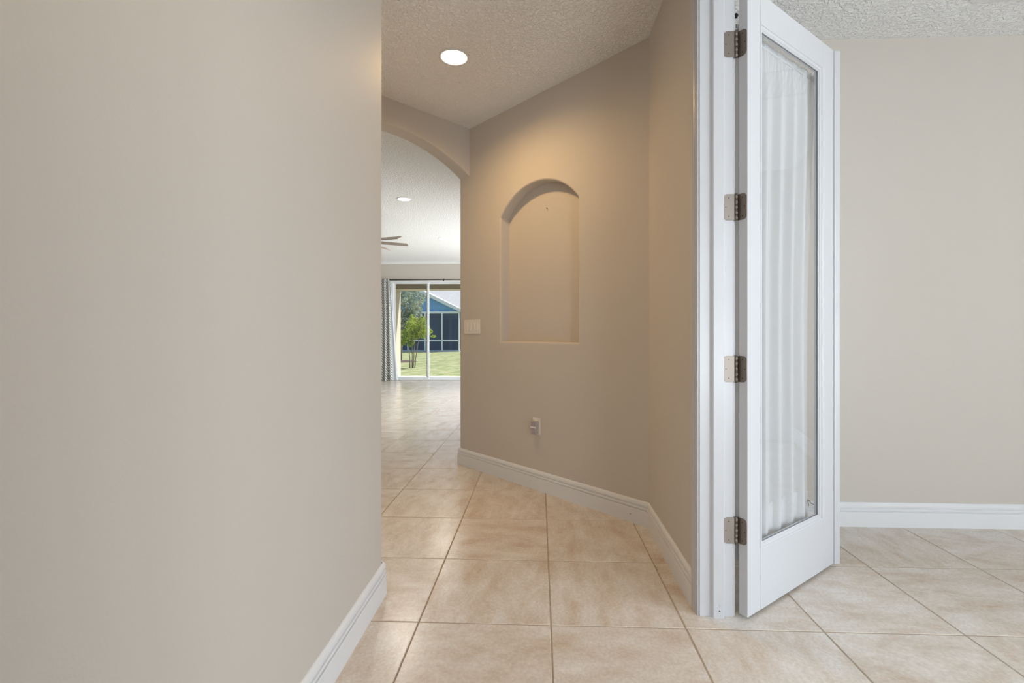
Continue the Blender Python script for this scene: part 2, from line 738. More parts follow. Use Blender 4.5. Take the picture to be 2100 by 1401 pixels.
# left hall wall with its angled return beyond the corner
lp = [V(UL, -3.25, 0), LC, E2 + DN * 0.137, E2 + DN * 0.137 + DQ * 0.12, V(UL - 0.12, 1.90, 0), V(UL - 0.12, -3.25, 0)]
mb = MB().prism(lp, (0, 0, H))
lc2 = LC.to_2d()
struct(weighted(mb.bm, 'wall_left', WALL, [lambda a, b: (a.to_2d() - lc2).length < 1e-3 and (b.to_2d() - lc2).length < 1e-3], 0.02), 'long greige left wall of the hallway')

# niche wall with arched recess
NT0, NT1, NZ0, NZ1, NAP = 0.5145, 1.277, 1.041, 1.985, 2.176
ND = 0.092


def arc(t0, t1, zs, za, n=24):
    hw, rise = (t1 - t0) / 2, za - zs
    R = (hw * hw + rise * rise) / (2 * rise)
    a0 = math.asin(hw / R)
    return [((t0 + t1) / 2 + R * math.sin(-a0 + 2 * a0 * k / n), za - R + R * math.cos(-a0 + 2 * a0 * k / n)) for k in range(n + 1)]


def NP(t, z, d=0.0):
    return A + DN * t + NB * d + V(0, 0, z)


TE = 1.7926
apts = arc(NT0, NT1, NZ1, NAP)
outline = [(NT0, NZ0), (NT1, NZ0)] + apts[::-1]
mb = MB()
mb.poly([NP(0, 0), NP(TE, 0), NP(NT1, NZ0), NP(NT0, NZ0)])
mb.poly([NP(0, 0), NP(NT0, NZ0), NP(*apts[0]), NP(0, H)])
mb.poly([NP(TE, 0), NP(TE, H), NP(*apts[-1]), NP(NT1, NZ0)])
mb.poly([NP(0, H)] + [NP(*p) for p in apts] + [NP(TE, H)])
for k in range(len(outline)):
    p, q = outline[k], outline[(k + 1) % len(outline)]
    mb.poly([NP(*p), NP(*q), NP(*q, ND), NP(*p, ND)])
mb.poly([NP(*p, ND) for p in outline])
TW = 0.17
mb.poly([NP(TE, 0), NP(TE, 0, TW), NP(TE, H, TW), NP(TE, H)])
mb.poly([NP(0, 0), NP(0, 0, TW), NP(0, H, TW), NP(0, H)])
mb.poly([NP(0, 0, TW), NP(TE, 0, TW), NP(TE, H, TW), NP(0, H, TW)])
mb.poly([NP(0, 0), NP(TE, 0), NP(TE, 0, TW), NP(0, 0, TW)])
mb.poly([NP(0, H), NP(TE, H), NP(TE, H, TW), NP(0, H, TW)])


def ncoord(p):
    r = p - A
    return r.dot(DN), r.z, r.dot(NB)


def rim(a, b):
    ta, za, da = ncoord(a)
    tb, zb, db = ncoord(b)
    ok = lambda t, z, d: abs(d) < 1e-3 and NT0 - 1e-3 < t < NT1 + 1e-3 and NZ0 - 1e-3 < z < NAP + 1e-3
    return ok(ta, za, da) and ok(tb, zb, db)


def nend(a, b):
    ta, za, da = ncoord(a)
    tb, zb, db = ncoord(b)
    return abs(ta - TE) < 1e-3 and abs(tb - TE) < 1e-3 and abs(da) < 1e-3 and abs(db) < 1e-3


struct(weighted(mb.bm, 'wall_niche', WALL, [rim, nend], 0.013), 'angled greige wall with an arched recess')

# arched header between hall and great room
hp = arc(0, ARW, 2.397, 2.594, 32)


def HP(t, z, d=0.0):
    return B + DQ * t + DN * d + V(0, 0, z)


mb = MB()
hd = 0.1366
n = len(hp)
for d in (0, hd):
    mb.poly([HP(0, H, d)] + [HP(*p, d) for p in hp] + [HP(ARW, H, d)])
for p, q in zip(hp, hp[1:]):
    mb.poly([HP(*p), HP(*q), HP(*q, hd), HP(*p, hd)])
mb.poly([HP(0, H), HP(ARW, H), HP(ARW, H, hd), HP(0, H, hd)])
mb.poly([HP(*hp[0]), HP(0, H), HP(0, H, hd), HP(*hp[0], hd)])
mb.poly([HP(*hp[-1]), HP(ARW, H), HP(ARW, H, hd), HP(*hp[-1], hd)])


def hrim(a, b):
    def c(p):
        r = p - B
        return r.dot(DQ), r.z, r.dot(DN)
    (ta, za, da), (tb, zb, db) = c(a), c(b)
    return abs(da - db) < 1e-3 and max(za, zb) < 2.7


struct(weighted(mb.bm, 'wall_arch', WALL, [hrim], 0.012), 'greige arched header over the passage to the great room')


def slab(name, p, q, th, openings, label, m=WALL, z1=H, z0=0.0):
    """wall from plan point p to q, thickness th to the right of p->q, with rectangular openings (t0,t1,z0,z1)"""
    p, q = V(*p, 0), V(*q, 0)
    L = (q - p).length
    d = (q - p) / L
    nrm = V(d.y, -d.x, 0) * th
    mb = MB()

    def piece(t0, t1, a, b):
        if t1 - t0 > 1e-4 and b - a > 1e-4:
            c = [p + d * t0, p + d * t1, p + d * t1 + nrm, p + d * t0 + nrm]
            mb.hexa([v + V(0, 0, a) for v in c] + [v + V(0, 0, b) for v in c])
    t = 0
    for (t0, t1, a, b) in sorted(openings):
        piece(t, t0, z0, z1)
        piece(t0, t1, z0, a)
        piece(t0, t1, b, z1)
        t = t1
    piece(t, L, z0, z1)
    return struct(mb.build(name, m), label)


# right hall wall with the double door opening
slab('wall_right', (UR, -3.25), (UR, 2.86), UR2 - UR, [(OY0 - 0.014 + 3.25, OY1 + 0.014 + 3.25, 0, OZ + 0.014)], 'greige hall wall with the white framed double door opening')
slab('wall_back', (UR2 - 0.04, VB + 0.12), (4.25, VB + 0.12), 0.12, [], 'plain pale greige back wall of the side room')
slab('wall_side_room', (4.20, -2.7), (4.20, VB + 0.1), 0.12, [(1.1, 3.6, 0.45, 2.35)], 'side wall of the side room with an added wide window')  # window openings in these unseen walls are added to let lamp light in
slab('wall_front_room', (UR2 - 0.04, -2.62), (4.3, -2.62), 0.14, [(0.65, 2.75, 0.45, 2.35)], 'front wall of the side room with an added window')
slab('wall_front', (UL - 0.1, -3.22), (UR2, -3.22), 0.14, [(0.30, 1.26, 0.12, 2.35)], 'front wall of the hallway with an added glazed opening')
SL0, SL1, SLZ = -3.47, -0.80, 2.335
slab('wall_far', (-8.0, VFAR + 0.15), (1.3, VFAR + 0.15), 0.15, [(8 + SL0, 8 + SL1, 0, SLZ)], 'far greige wall of the great room around the sliding door')
slab('wall_great_left', (-8.0, 2.7), (-8.0, VFAR + 0.1), 0.12, [], 'left side wall of the great room')
slab('wall_great_right', (1.2, 2.85), (1.2, VFAR + 0.1), 0.12, [(3.2, 7.8, 0.35, 2.35)], 'right side wall of the great room with an added wide window')
slab('wall_great_front', (-8.0, E2.y + 0.10), (E2.x - 0.05, E2.y + 0.10), 0.12, [], 'near wall of the great room')

# ceiling band along the far wall
mb = MB().prism([V(-8, VFAR, H), V(-8, VFAR - 0.022, H), V(-8, VFAR - 0.022, H - 0.04), V(-8, VFAR - 0.010, H - 0.058), V(-8, VFAR, H - 0.06)], (9.2, 0, 0))
struct(mb.build('trim_1', CEIL), 'narrow white band between far wall and ceiling')


def window(name, label, c, along, wdt, z0, z1, nrm, bars):
    """window frame with bars and a pane, centred at plan point c"""
    c, a, nn = V(*c, 0), V(*along, 0), V(*nrm, 0)
    root = empty(name, c + V(0, 0, z0))
    struct(root, label)
    f = 0.05

    def bar(t0, t1, a0, a1, nm, m=ALU, dep=0.05):
        q = [c + a * t0 - nn * dep / 2, c + a * t1 - nn * dep / 2, c + a * t1 + nn * dep / 2, c + a * t0 + nn * dep / 2]
        MB().hexa([v + V(0, 0, a0) for v in q] + [v + V(0, 0, a1) for v in q]).build(nm, m, root)
    hw = wdt / 2
    bar(-hw, -hw + f, z0, z1, 'frame_jamb')
    bar(hw - f, hw, z0, z1, 'frame_jamb')
    bar(-hw + f, hw - f, z0, z0 + f, 'frame_sill')
    bar(-hw + f, hw - f, z1 - f, z1, 'frame_head')
    for b in range(1, bars):
        t = -hw + wdt * b / bars
        bar(t - 0.02, t + 0.02, z0 + f, z1 - f, 'mullion', dep=0.04)
    bar(-hw + f, hw - f, z0 + f, z1 - f, 'pane', GLASS, dep=0.006)


window('window_1', 'added unseen white framed window of the side room', (UR2 - 0.04 + 1.70, -2.69), (1, 0), 2.1, 0.45, 2.35, (0, 1), 2)  # added out of view, lets the front lamps into the side room
window('window_4', 'added unseen wide white framed window in the side wall of the side room', (4.26, -0.35), (0, 1), 2.5, 0.45, 2.35, (1, 0), 3)  # added out of view, sends light through the door opening to the left wall
window('window_2', 'added unseen glazed opening behind the hallway', (UL - 0.1 + 0.78, -3.29), (1, 0), 0.96, 0.12, 2.35, (0, 1), 1)  # added out of view, passes the hallway lamp
window('window_3', 'added unseen wide side window of the great room', (1.26, 8.35), (0, 1), 4.6, 0.35, 2.35, (1, 0), 4)  # added out of view to brighten the great room

# ---------------------------------------------------------------- baseboards
BH = 0.137
BP = [(0, 0), (0.0155, 0), (0.0155, 0.082), (0.0145, 0.0845), (0.0085, 0.0855), (0.0070, 0.0880), (0.0080, 0.0900), (0.0125, 0.0910), (0.0142, 0.0935), (0.0142, 0.0990), (0.0130, 0.1020),
      (0.0078, 0.1030), (0.0062, 0.1060), (0.0072, 0.1085), (0.0112, 0.1100), (0.0122, 0.1130), (0.0120, 0.120), (0.0102, 0.128), (0.0070, 0.134), (0.0035, BH), (0, BH)]


def sweep(name, path, segs, m, label, prof=BP, parent=None):
    """moulding along plan polyline, room on the right-hand side, mitred"""
    P = [V(p[0], p[1], 0) for p in path]
    N = []
    for a, b in zip(P, P[1:]):
        d = (b - a).normalized()
        N.append(V(d.y, -d.x, 0))
    M = []
    for i in range(len(P)):
        if i == 0:
            M.append(N[0])
        elif i == len(P) - 1:
            M.append(N[-1])
        else:
            s = N[i - 1] + N[i]
            M.append(s / (1 + N[i - 1].dot(N[i])))
    mb = MB()
    for i in segs:
        a = [mb.bm.verts.new(P[i] + M[i] * o + V(0, 0, z)) for o, z in prof]
        b = [mb.bm.verts.new(P[i + 1] + M[i + 1] * o + V(0, 0, z)) for o, z in prof]
        k = len(prof)
        for j in range(k):
            mb.bm.faces.new((a[j], a[(j + 1) % k], b[(j + 1) % k], b[j]))
        mb.bm.faces.new(a)
        mb.bm.faces.new(b[::-1])
    o = mb.build(name, m, parent)
    return struct(o, label) if not parent else o


sweep('baseboard_left', [(UL, -3.2), (LC.x, LC.y), (E2.x + DN.x * 0.13, E2.y + DN.y * 0.13)], [0, 1], TRIM, 'white moulded baseboard along the left wall')
CAS0 = OY1 + 0.005
CASW = 0.050
wb = WEND + NB * 0.17
npath = [(wb.x, wb.y), (WEND.x, WEND.y), (A.x, A.y), (UR, CAS0 + CASW)]
bn = sweep('baseboard_niche', npath, [0, 1], TRIM, 'white moulded baseboard under the arched recess')
MB().lathe([(0, 0.0006), (0.0028, 0.0004), (0.003, -0.001)], (0, 0, 0), 8).build('nail_hole', HOLE, bn)
nh = bn.children[0]
nh.matrix_world = Matrix.Translation(A + DN * 0.115 - NB * 0.0155 + V(0, 0, 0.047)) @ (-NB).to_track_quat('Z', 'Y').to_matrix().to_4x4()
sweep('baseboard_right', npath, [2], TRIM, 'short white baseboard beside the door casing')
sweep('baseboard_back', [(UR2, CAS0 + 0.06), (UR2, VB), (4.2, VB)], [0, 1], TRIM, 'white moulded baseboard of the side room')

# ---------------------------------------------------------------- door frame (jambs, stop, casing)
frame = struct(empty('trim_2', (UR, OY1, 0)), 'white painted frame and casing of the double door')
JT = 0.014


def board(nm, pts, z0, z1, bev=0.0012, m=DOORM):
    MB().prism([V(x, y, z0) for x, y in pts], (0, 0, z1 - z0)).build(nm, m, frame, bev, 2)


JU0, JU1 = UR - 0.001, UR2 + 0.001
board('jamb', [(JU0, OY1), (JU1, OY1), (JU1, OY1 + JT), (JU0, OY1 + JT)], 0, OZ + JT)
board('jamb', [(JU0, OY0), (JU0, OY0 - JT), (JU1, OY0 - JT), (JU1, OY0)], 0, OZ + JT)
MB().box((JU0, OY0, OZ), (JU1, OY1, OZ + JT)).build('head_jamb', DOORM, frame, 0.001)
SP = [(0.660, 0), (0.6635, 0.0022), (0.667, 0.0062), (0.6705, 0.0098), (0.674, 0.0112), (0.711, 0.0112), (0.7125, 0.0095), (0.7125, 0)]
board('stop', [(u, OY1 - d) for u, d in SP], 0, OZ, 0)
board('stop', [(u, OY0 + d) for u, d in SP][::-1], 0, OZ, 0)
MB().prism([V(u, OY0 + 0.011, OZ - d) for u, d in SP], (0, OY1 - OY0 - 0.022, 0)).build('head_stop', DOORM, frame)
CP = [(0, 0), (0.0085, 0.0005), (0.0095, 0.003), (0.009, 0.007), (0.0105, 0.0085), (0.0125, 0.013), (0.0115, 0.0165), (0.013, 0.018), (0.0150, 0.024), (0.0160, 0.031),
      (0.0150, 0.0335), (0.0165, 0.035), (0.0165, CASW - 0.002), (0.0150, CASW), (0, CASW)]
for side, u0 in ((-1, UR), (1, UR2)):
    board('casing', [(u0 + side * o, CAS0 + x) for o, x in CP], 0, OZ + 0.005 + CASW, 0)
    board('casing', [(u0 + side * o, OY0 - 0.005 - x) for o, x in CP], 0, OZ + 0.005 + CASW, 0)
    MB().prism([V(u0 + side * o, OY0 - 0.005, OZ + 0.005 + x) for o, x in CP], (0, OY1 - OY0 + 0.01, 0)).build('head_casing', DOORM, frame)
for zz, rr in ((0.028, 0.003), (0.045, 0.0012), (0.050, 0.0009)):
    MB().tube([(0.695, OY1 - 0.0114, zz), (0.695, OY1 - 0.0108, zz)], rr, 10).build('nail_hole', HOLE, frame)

# ---------------------------------------------------------------- open french door leaf
NEAR = V(0.795, 1.823, 0)
DD = V(0.7984, 0.6021, 0)                       # along the leaf
DF = V(0.6021, -0.7984, 0)                      # towards the hall side of the leaf
LT, DW, DZ0, DZ1 = 0.035, 0.744, 0.012, 2.440
G0, G1, GZ0, GZ1 = 0.093, 0.638, 0.243, 2.331   # opening in the leaf


def DP(t, wv, z):
    """t along the leaf, wv behind the hall face, z height"""
    return NEAR + DD * t - DF * wv + V(0, 0, z)


door = empty('door_1', NEAR, 'open white french door leaf with full glass and sheer curtain', None, None, 'structure')


def dbox(nm, t0, t1, z0, z1, w0=0.0, w1=LT, m=DOORM, bev=0.0015, parent=None):
    q = [DP(t0, w0, 0), DP(t1, w0, 0), DP(t1, w1, 0), DP(t0, w1, 0)]
    return MB().hexa([v + V(0, 0, z0) for v in q] + [v + V(0, 0, z1) for v in q]).build(nm, m, parent or door, bev, 2)


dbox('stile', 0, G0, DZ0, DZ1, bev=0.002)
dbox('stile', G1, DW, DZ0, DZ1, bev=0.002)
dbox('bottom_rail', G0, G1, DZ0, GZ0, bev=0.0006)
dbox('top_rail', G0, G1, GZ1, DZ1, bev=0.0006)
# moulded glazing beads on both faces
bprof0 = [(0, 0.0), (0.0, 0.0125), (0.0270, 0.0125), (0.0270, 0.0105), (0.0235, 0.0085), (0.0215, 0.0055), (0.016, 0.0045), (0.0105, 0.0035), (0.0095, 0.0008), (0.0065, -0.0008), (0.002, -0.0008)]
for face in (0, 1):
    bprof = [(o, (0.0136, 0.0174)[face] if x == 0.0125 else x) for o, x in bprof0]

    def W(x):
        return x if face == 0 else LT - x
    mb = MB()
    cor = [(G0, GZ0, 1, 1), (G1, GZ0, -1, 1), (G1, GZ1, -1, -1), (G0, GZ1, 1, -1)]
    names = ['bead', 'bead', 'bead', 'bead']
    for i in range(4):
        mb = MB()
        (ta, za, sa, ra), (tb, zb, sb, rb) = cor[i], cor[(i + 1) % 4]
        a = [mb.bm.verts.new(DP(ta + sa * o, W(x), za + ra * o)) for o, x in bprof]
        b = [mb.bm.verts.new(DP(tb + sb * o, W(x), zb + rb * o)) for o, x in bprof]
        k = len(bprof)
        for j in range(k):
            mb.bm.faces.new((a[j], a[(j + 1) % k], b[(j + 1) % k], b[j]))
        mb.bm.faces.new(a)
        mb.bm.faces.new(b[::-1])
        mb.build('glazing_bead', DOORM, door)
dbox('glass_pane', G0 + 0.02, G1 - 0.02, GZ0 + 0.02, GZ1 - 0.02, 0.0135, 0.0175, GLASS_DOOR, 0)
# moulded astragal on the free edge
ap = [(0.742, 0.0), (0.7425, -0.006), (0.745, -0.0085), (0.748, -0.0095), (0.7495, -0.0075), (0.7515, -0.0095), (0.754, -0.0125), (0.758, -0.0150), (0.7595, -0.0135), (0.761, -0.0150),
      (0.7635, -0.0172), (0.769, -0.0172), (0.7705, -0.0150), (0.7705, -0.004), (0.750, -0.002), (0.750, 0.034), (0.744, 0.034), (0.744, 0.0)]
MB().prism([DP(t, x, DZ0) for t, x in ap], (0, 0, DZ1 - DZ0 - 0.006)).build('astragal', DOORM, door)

# hinges
PIN = V(0.7615, 1.8455, 0)
random.seed(2)


def rounded_leaf(wd, ht, r):
    """outline in (x, z): square edge at x=0, rounded corners at x=wd"""
    pts = [(0, -ht / 2)]
    for k in range(7):
        a = -math.pi / 2 + k * math.pi / 12
        pts.append((wd - r + r * math.cos(a), -ht / 2 + r + r * math.sin(a)))
    for k in range(7):
        a = k * math.pi / 12
        pts.append((wd - r + r * math.cos(a), ht / 2 - r + r * math.sin(a)))
    pts.append((0, ht / 2))
    return pts


for z in (2.222, 1.590, 0.9625, 0.336):
    hroot = bpy.data.objects.new('hinge', None)
    COL.objects.link(hroot)
    hroot.location = PIN + V(0, 0, z)
    hroot.parent = door
    hroot.matrix_parent_inverse = door.matrix_basis.inverted()
    hroot['label'] = 'satin nickel butt hinge'
    # leaf on the jamb
    o1 = V(0.7555, OY1 - 0.0022, z)
    MB().prism([o1 + V(-x, 0, h) for x, h in rounded_leaf(0.042, 0.1015, 0.0155)], (0, 0.002, 0)).build('hinge_leaf', NICKEL, hroot, 0.0004, 1)
    # leaf on the door edge
    o2 = DP(-0.0022, LT + 0.004, z)
    MB().prism([o2 + DF * x + V(0, 0, h) for x, h in rounded_leaf(0.0365, 0.1015, 0.0155)], DD * 0.002).build('hinge_leaf', NICKEL, hroot, 0.0004, 1)
    hz = 0.1015 / 5
    for k in range(5):
        MB().tube([PIN + V(0, 0, z - 0.05075 + k * hz + 0.0002), PIN + V(0, 0, z - 0.05075 + (k + 1) * hz - 0.0002)], 0.0062, 14).build('knuckle', NICKEL, hroot)
    MB().tube([PIN + V(0, 0, z - 0.053), PIN + V(0, 0, z + 0.053)], 0.0045, 12).build('pin', NICKEL, hroot)
    for x, h in ((0.022, 0.036), (0.033, 0.0), (0.022, -0.036)):
        MB().tube([o1 + V(-x, -0.0003, h), o1 + V(-x, 0.001, h)], 0.0022, 10).build('screw', HOLE, hroot)
        c = o2 + DF * x * 0.88 + V(0, 0, h)
        MB().tube([c - DD * 0.0003, c + DD * 0.001], 0.0022, 10).build('screw', HOLE, hroot)

# ---------------------------------------------------------------- sheer curtain on the back of the door
cur = empty('door_curtain', DP(0.3, 0.05, 0.2), 'white sheer gathered curtain hanging behind the glass of the open door', 'curtain')
CT0, CT1 = 0.012, 0.655
CZ0, CZ1, ROD = 0.205, 2.318, 2.292
NX, NZ = 190, 70
mb = MB()
grid = []
random.seed(7)
ph = [random.uniform(0, 6.28) for _ in range(8)]


def right_edge(z):
    # gathers in a little towards the middle, opens at the top
    k = max(0.0, min(1.0, (ROD - z) / 1.1))
    s = k * k * (3 - 2 * k)
    low = max(0.0, (0.9 - z) / 0.7)
    return CT1 - 0.004 - 0.050 * s + 0.010 * min(1, low) + (0.004 if z > ROD - 0.02 else 0)


for j in range(NZ + 1):
    f = j / NZ
    z = CZ0 + (CZ1 - CZ0) * (1 - (1 - f) ** 1.6)
    row = []
    te = right_edge(z)
    g = max(0.0, min(1.0, (z - (ROD - 0.16)) / 0.16))        # gathered heading
    for i in range(NX + 1):
        s = i / NX
        t = CT0 + (te - CT0) * s
        big = math.sin(2 * math.pi * (6.3 * s + 0.18 * math.sin(5 * s + 0.35 * z) + 0.04 * z) + ph[0])
        mid = math.sin(2 * math.pi * (10.7 * s + 0.12 * math.sin(9 * s)) + ph[1] + 0.3 * z)
        fine = math.sin(2 * math.pi * 46 * s + ph[2] + 1.3 * math.sin(21 * s))
        wv = 0.055 + (1 - 0.75 * g) * (0.0125 * big + 0.0045 * math.sin(4 * math.pi * (6.3 * s + 0.18 * math.sin(5 * s + 0.35 * z)) + 1.1) + 0.0045 * mid) + g * 0.0050 * fine
        zz = z
        if j == 0:
            zz += 0.004 * big
        if z > ROD + 0.006:
            wv += 0.002 * fine
            zz += 0.004 * math.sin(2 * math.pi * 23 * s)
        row.append(mb.bm.verts.new(DP(t, max(wv, 0.0385), zz)))
    grid.append(row)
for j in range(NZ):
    for i in range(NX):
        mb.bm.faces.new((grid[j][i], grid[j][i + 1], grid[j + 1][i + 1], grid[j + 1][i]))
mb.build('sheer_panel', SHEER, cur, smooth=True)
# doubled hem at the foot
mb = MB()
HZ = 0.165
rows = []
for j in range(9):
    z = CZ0 + 0.002 + HZ * j / 8
    row = []
    for i in range(NX + 1):
        s = i / NX
        t = CT0 + (right_edge(z) - CT0) * s
        big = math.sin(2 * math.pi * (6.3 * s + 0.18 * math.sin(5 * s + 0.35 * z) + 0.04 * z) + ph[0])
        mid = math.sin(2 * math.pi * (10.7 * s + 0.12 * math.sin(9 * s)) + ph[1] + 0.3 * z)
        row.append(mb.bm.verts.new(DP(t, max(0.053 + 0.0115 * big + 0.0045 * mid + 0.0015, 0.040), z + (0.006 * mid if j == 8 else 0))))
    rows.append(row)
for j in range(8):
    for i in range(NX):
        mb.bm.faces.new((rows[j][i], rows[j][i + 1], rows[j + 1][i + 1], rows[j + 1][i]))
mb.build('hem', SHEER, cur, smooth=True)
MB().tube([DP(0.004, 0.051, ROD), DP(0.668, 0.051, ROD)], 0.004, 10).build('rod', TRIM, cur)
MB().tube([DP(0.668, LT, ROD + 0.02), DP(0.668, LT + 0.012, ROD + 0.022), DP(0.668, LT + 0.020, ROD + 0.008), DP(0.668, LT + 0.016, ROD - 0.012), DP(0.668, LT, ROD - 0.018)], 0.0035, 8).build('rod_bracket', BLACK, cur)
MB().tube([DP(0.001, 0.050, 2.344), DP(0.007, 0.050, 2.344)], 0.009, 14).build('rod_bracket', BLACK, cur)
MB().tube([DP(0.640, LT, 0.300), DP(0.637, LT + 0.016, 0.304), DP(0.628, LT + 0.022, 0.318), DP(0.612, LT + 0.020, 0.326), DP(0.602, LT + 0.014, 0.318), DP(0.600, LT + 0.010, 0.302)], 0.0022, 8).build('lower_hook', NICKEL, cur)

# ---------------------------------------------------------------- switch plate, night light, nail
TQ = 1.623
sw = empty('light_switch', NP(TQ, 1.155), 'ivory four-gang light switch plate beside the arched passage', 'light switch')


def nbox(nm, t0, t1, z0, z1, d0, d1, m, parent, bev=0.001, seg=2):
    q = [NP(t0, 0, -d0), NP(t1, 0, -d0), NP(t1, 0, -d1), NP(t0, 0, -d1)]
    return MB().hexa([v + V(0, 0, z0) for v in q] + [v + V(0, 0, z1) for v in q]).build(nm, m, parent, bev, seg)


nbox('plate', TQ - 0.104, TQ + 0.104, 1.155 - 0.058, 1.155 + 0.058, 0, 0.006, PLASTIC, sw, 0.0025, 3)
for k in range(4):
    c = TQ + (k - 1.5) * 0.046
    nbox('rocker_frame', c - 0.0175, c + 0.0175, 1.155 - 0.0345, 1.155 + 0.0345, 0.005, 0.0068, PLASTIC, sw, 0.0005)
    tilt = 0.0045 if k % 2 else 0.002
    mb = MB()
    q0, q1 = c - 0.015, c + 0.015
    za, zb = 1.155 - 0.031, 1.155 + 0.031
    lo, hi = 0.0068 + tilt, 0.0068 + 0.0055 - tilt
    pts = [NP(q0, za, -0.006), NP(q1, za, -0.006), NP(q1, za, -hi), NP(q0, za, -hi), NP(q0, zb, -0.006), NP(q1, zb, -0.006), NP(q1, zb, -lo), NP(q0, zb, -lo)]
    mb.hexa(pts).build('rocker', PLASTIC, sw, 0.0006)
    for dz in (-0.048, 0.048):
        p = NP(c, 1.155 + dz, -0.0055)
        MB().tube([p, p - NB * 0.001], 0.003, 10).build('screw', PLASTIC, sw)

TO = 0.8875
nl = empty('night_light', NP(TO, 0.39), 'plug-in night light on a wall outlet low under the arched recess', 'night light')
nbox('outlet_plate', TO - 0.036, TO + 0.036, 0.390, 0.506, 0, 0.0055, PLASTIC, nl, 0.002, 3)
nbox('upper_socket', TO - 0.017, TO + 0.017, 0.458, 0.488, 0.005, 0.0075, PLASTIC, nl, 0.001)
nbox('housing', TO - 0.022, TO + 0.026, 0.398, 0.487, 0.005, 0.030, PLASTIC_D, nl, 0.003, 2)
nbox('face_plate', TO - 0.023, TO + 0.027, 0.397, 0.488, 0.030, 0.036, mat('grey_lilac_plastic', (0.46, 0.41, 0.40, 1), 0.35), nl, 0.002, 2)
nbox('lens', TO - 0.017, TO + 0.020, 0.403, 0.434, 0.0355, 0.0385, LENS_D, nl, 0.001)
nbox('sensor_window', TO - 0.017, TO + 0.020, 0.452, 0.480, 0.0355, 0.0385, LENS_D, nl, 0.001)
nbox('centre_band', TO - 0.023, TO + 0.027, 0.437, 0.449, 0.0355, 0.0395, PLASTIC, nl, 0.001)

p = NP(0.870, 1.995, ND)
nail = empty('picture_nail', p, 'tiny picture nail left high in the arched recess', 'nail')
MB().tube([p - NB * 0.001, p - NB * 0.012 + V(0, 0, 0.003)], 0.0018, 8).build('shank', HOLE, nail)
MB().tube([p - NB * 0.012 + V(0, 0, 0.003), p - NB * 0.0135 + V(0, 0, 0.0033)], 0.0042, 10).build('head', NICKEL, nail)

# ---------------------------------------------------------------- recessed ceiling lights


def downlight(c, label, lens_m, energy, color, spot=2.95, rad=0.093):
    c = V(c[0], c[1], H)
    r = empty('recessed_light', c, label, 'ceiling light', 'recessed ceiling lights')
    MB().lathe([(rad, 0), (rad, -0.003), (rad - 0.003, -0.005), (rad - 0.012, -0.005), (rad - 0.014, -0.002), (rad - 0.014, 0)], c, 40).build('trim_ring', TRIM, r)
    MB().lathe([(rad - 0.014, -0.001), (rad - 0.02, -0.0035), (0.0, -0.0045)], c, 40).build('lens', lens_m, r)
    lamp('lamp_light', 'SPOT', c + V(0, 0, -0.012), (0, 0, -1), energy, color, parent=r, spot_size=spot, spot_blend=0.9, shadow_soft_size=0.07)
    return r


downlight((-0.520, 2.836), 'round warm recessed light lit in the hallway ceiling', LAMP_W, 74, (1.0, 0.65, 0.29))
downlight((-0.02, 0.38), 'added unseen recessed light above the viewpoint, brightening the near floor', LAMP_W, 34, (1.0, 0.80, 0.60), 2.5)  # extra downlight added out of view to brighten the near floor
p1 = seen(829, 1.685 * FPX / (CYP - 408.5), z=H)
p2 = seen(908.5, 1.685 * FPX / (CYP - 490), z=H)
downlight(p1, 'nearer recessed light seen through the arch', LAMP_C, 80, (1.0, 0.93, 0.82))
downlight(p2, 'small far recessed light beside the fan blades', LAMP_C, 80, (1.0, 0.93, 0.82))

# ---------------------------------------------------------------- ceiling vent at the top edge of the view
vent = empty('ceiling_vent', (2.42, 2.05, H), 'white ceiling air vent at the upper right picture edge', 'vent')
vx0, vx1, vy0, vy1 = 2.17, 2.55, 2.06, 2.46
for nm, a, b in (('frame_bar', (vx0, vy0), (vx1, vy0 + 0.025)), ('frame_bar', (vx0, vy1 - 0.025), (vx1, vy1)), ('frame_bar', (vx0, vy0 + 0.025), (vx0 + 0.025, vy1 - 0.025)), ('frame_bar', (vx1 - 0.025, vy0 + 0.025), (vx1, vy1 - 0.025))):
    MB().box((*a, H - 0.007), (*b, H)).build(nm, TRIM, vent, 0.002)
for k in range(9):
    y = vy0 + 0.04 + k * 0.037
    MB().hexa([V(vx0 + .025, y, H - 0.006), V(vx1 - .025, y, H - 0.006), V(vx1 - .025, y + 0.002, H - 0.006), V(vx0 + .025, y + 0.002, H - 0.006),
               V(vx0 + .025, y + 0.018, H - 0.001), V(vx1 - .025, y + 0.018, H - 0.001), V(vx1 - .025, y + 0.020, H - 0.001), V(vx0 + .025, y + 0.020, H - 0.001)]).build('slat', TRIM, vent)
vent.location = (2.36, 2.26, H)
for c in vent.children:
    c.matrix_parent_inverse = vent.matrix_basis.inverted()

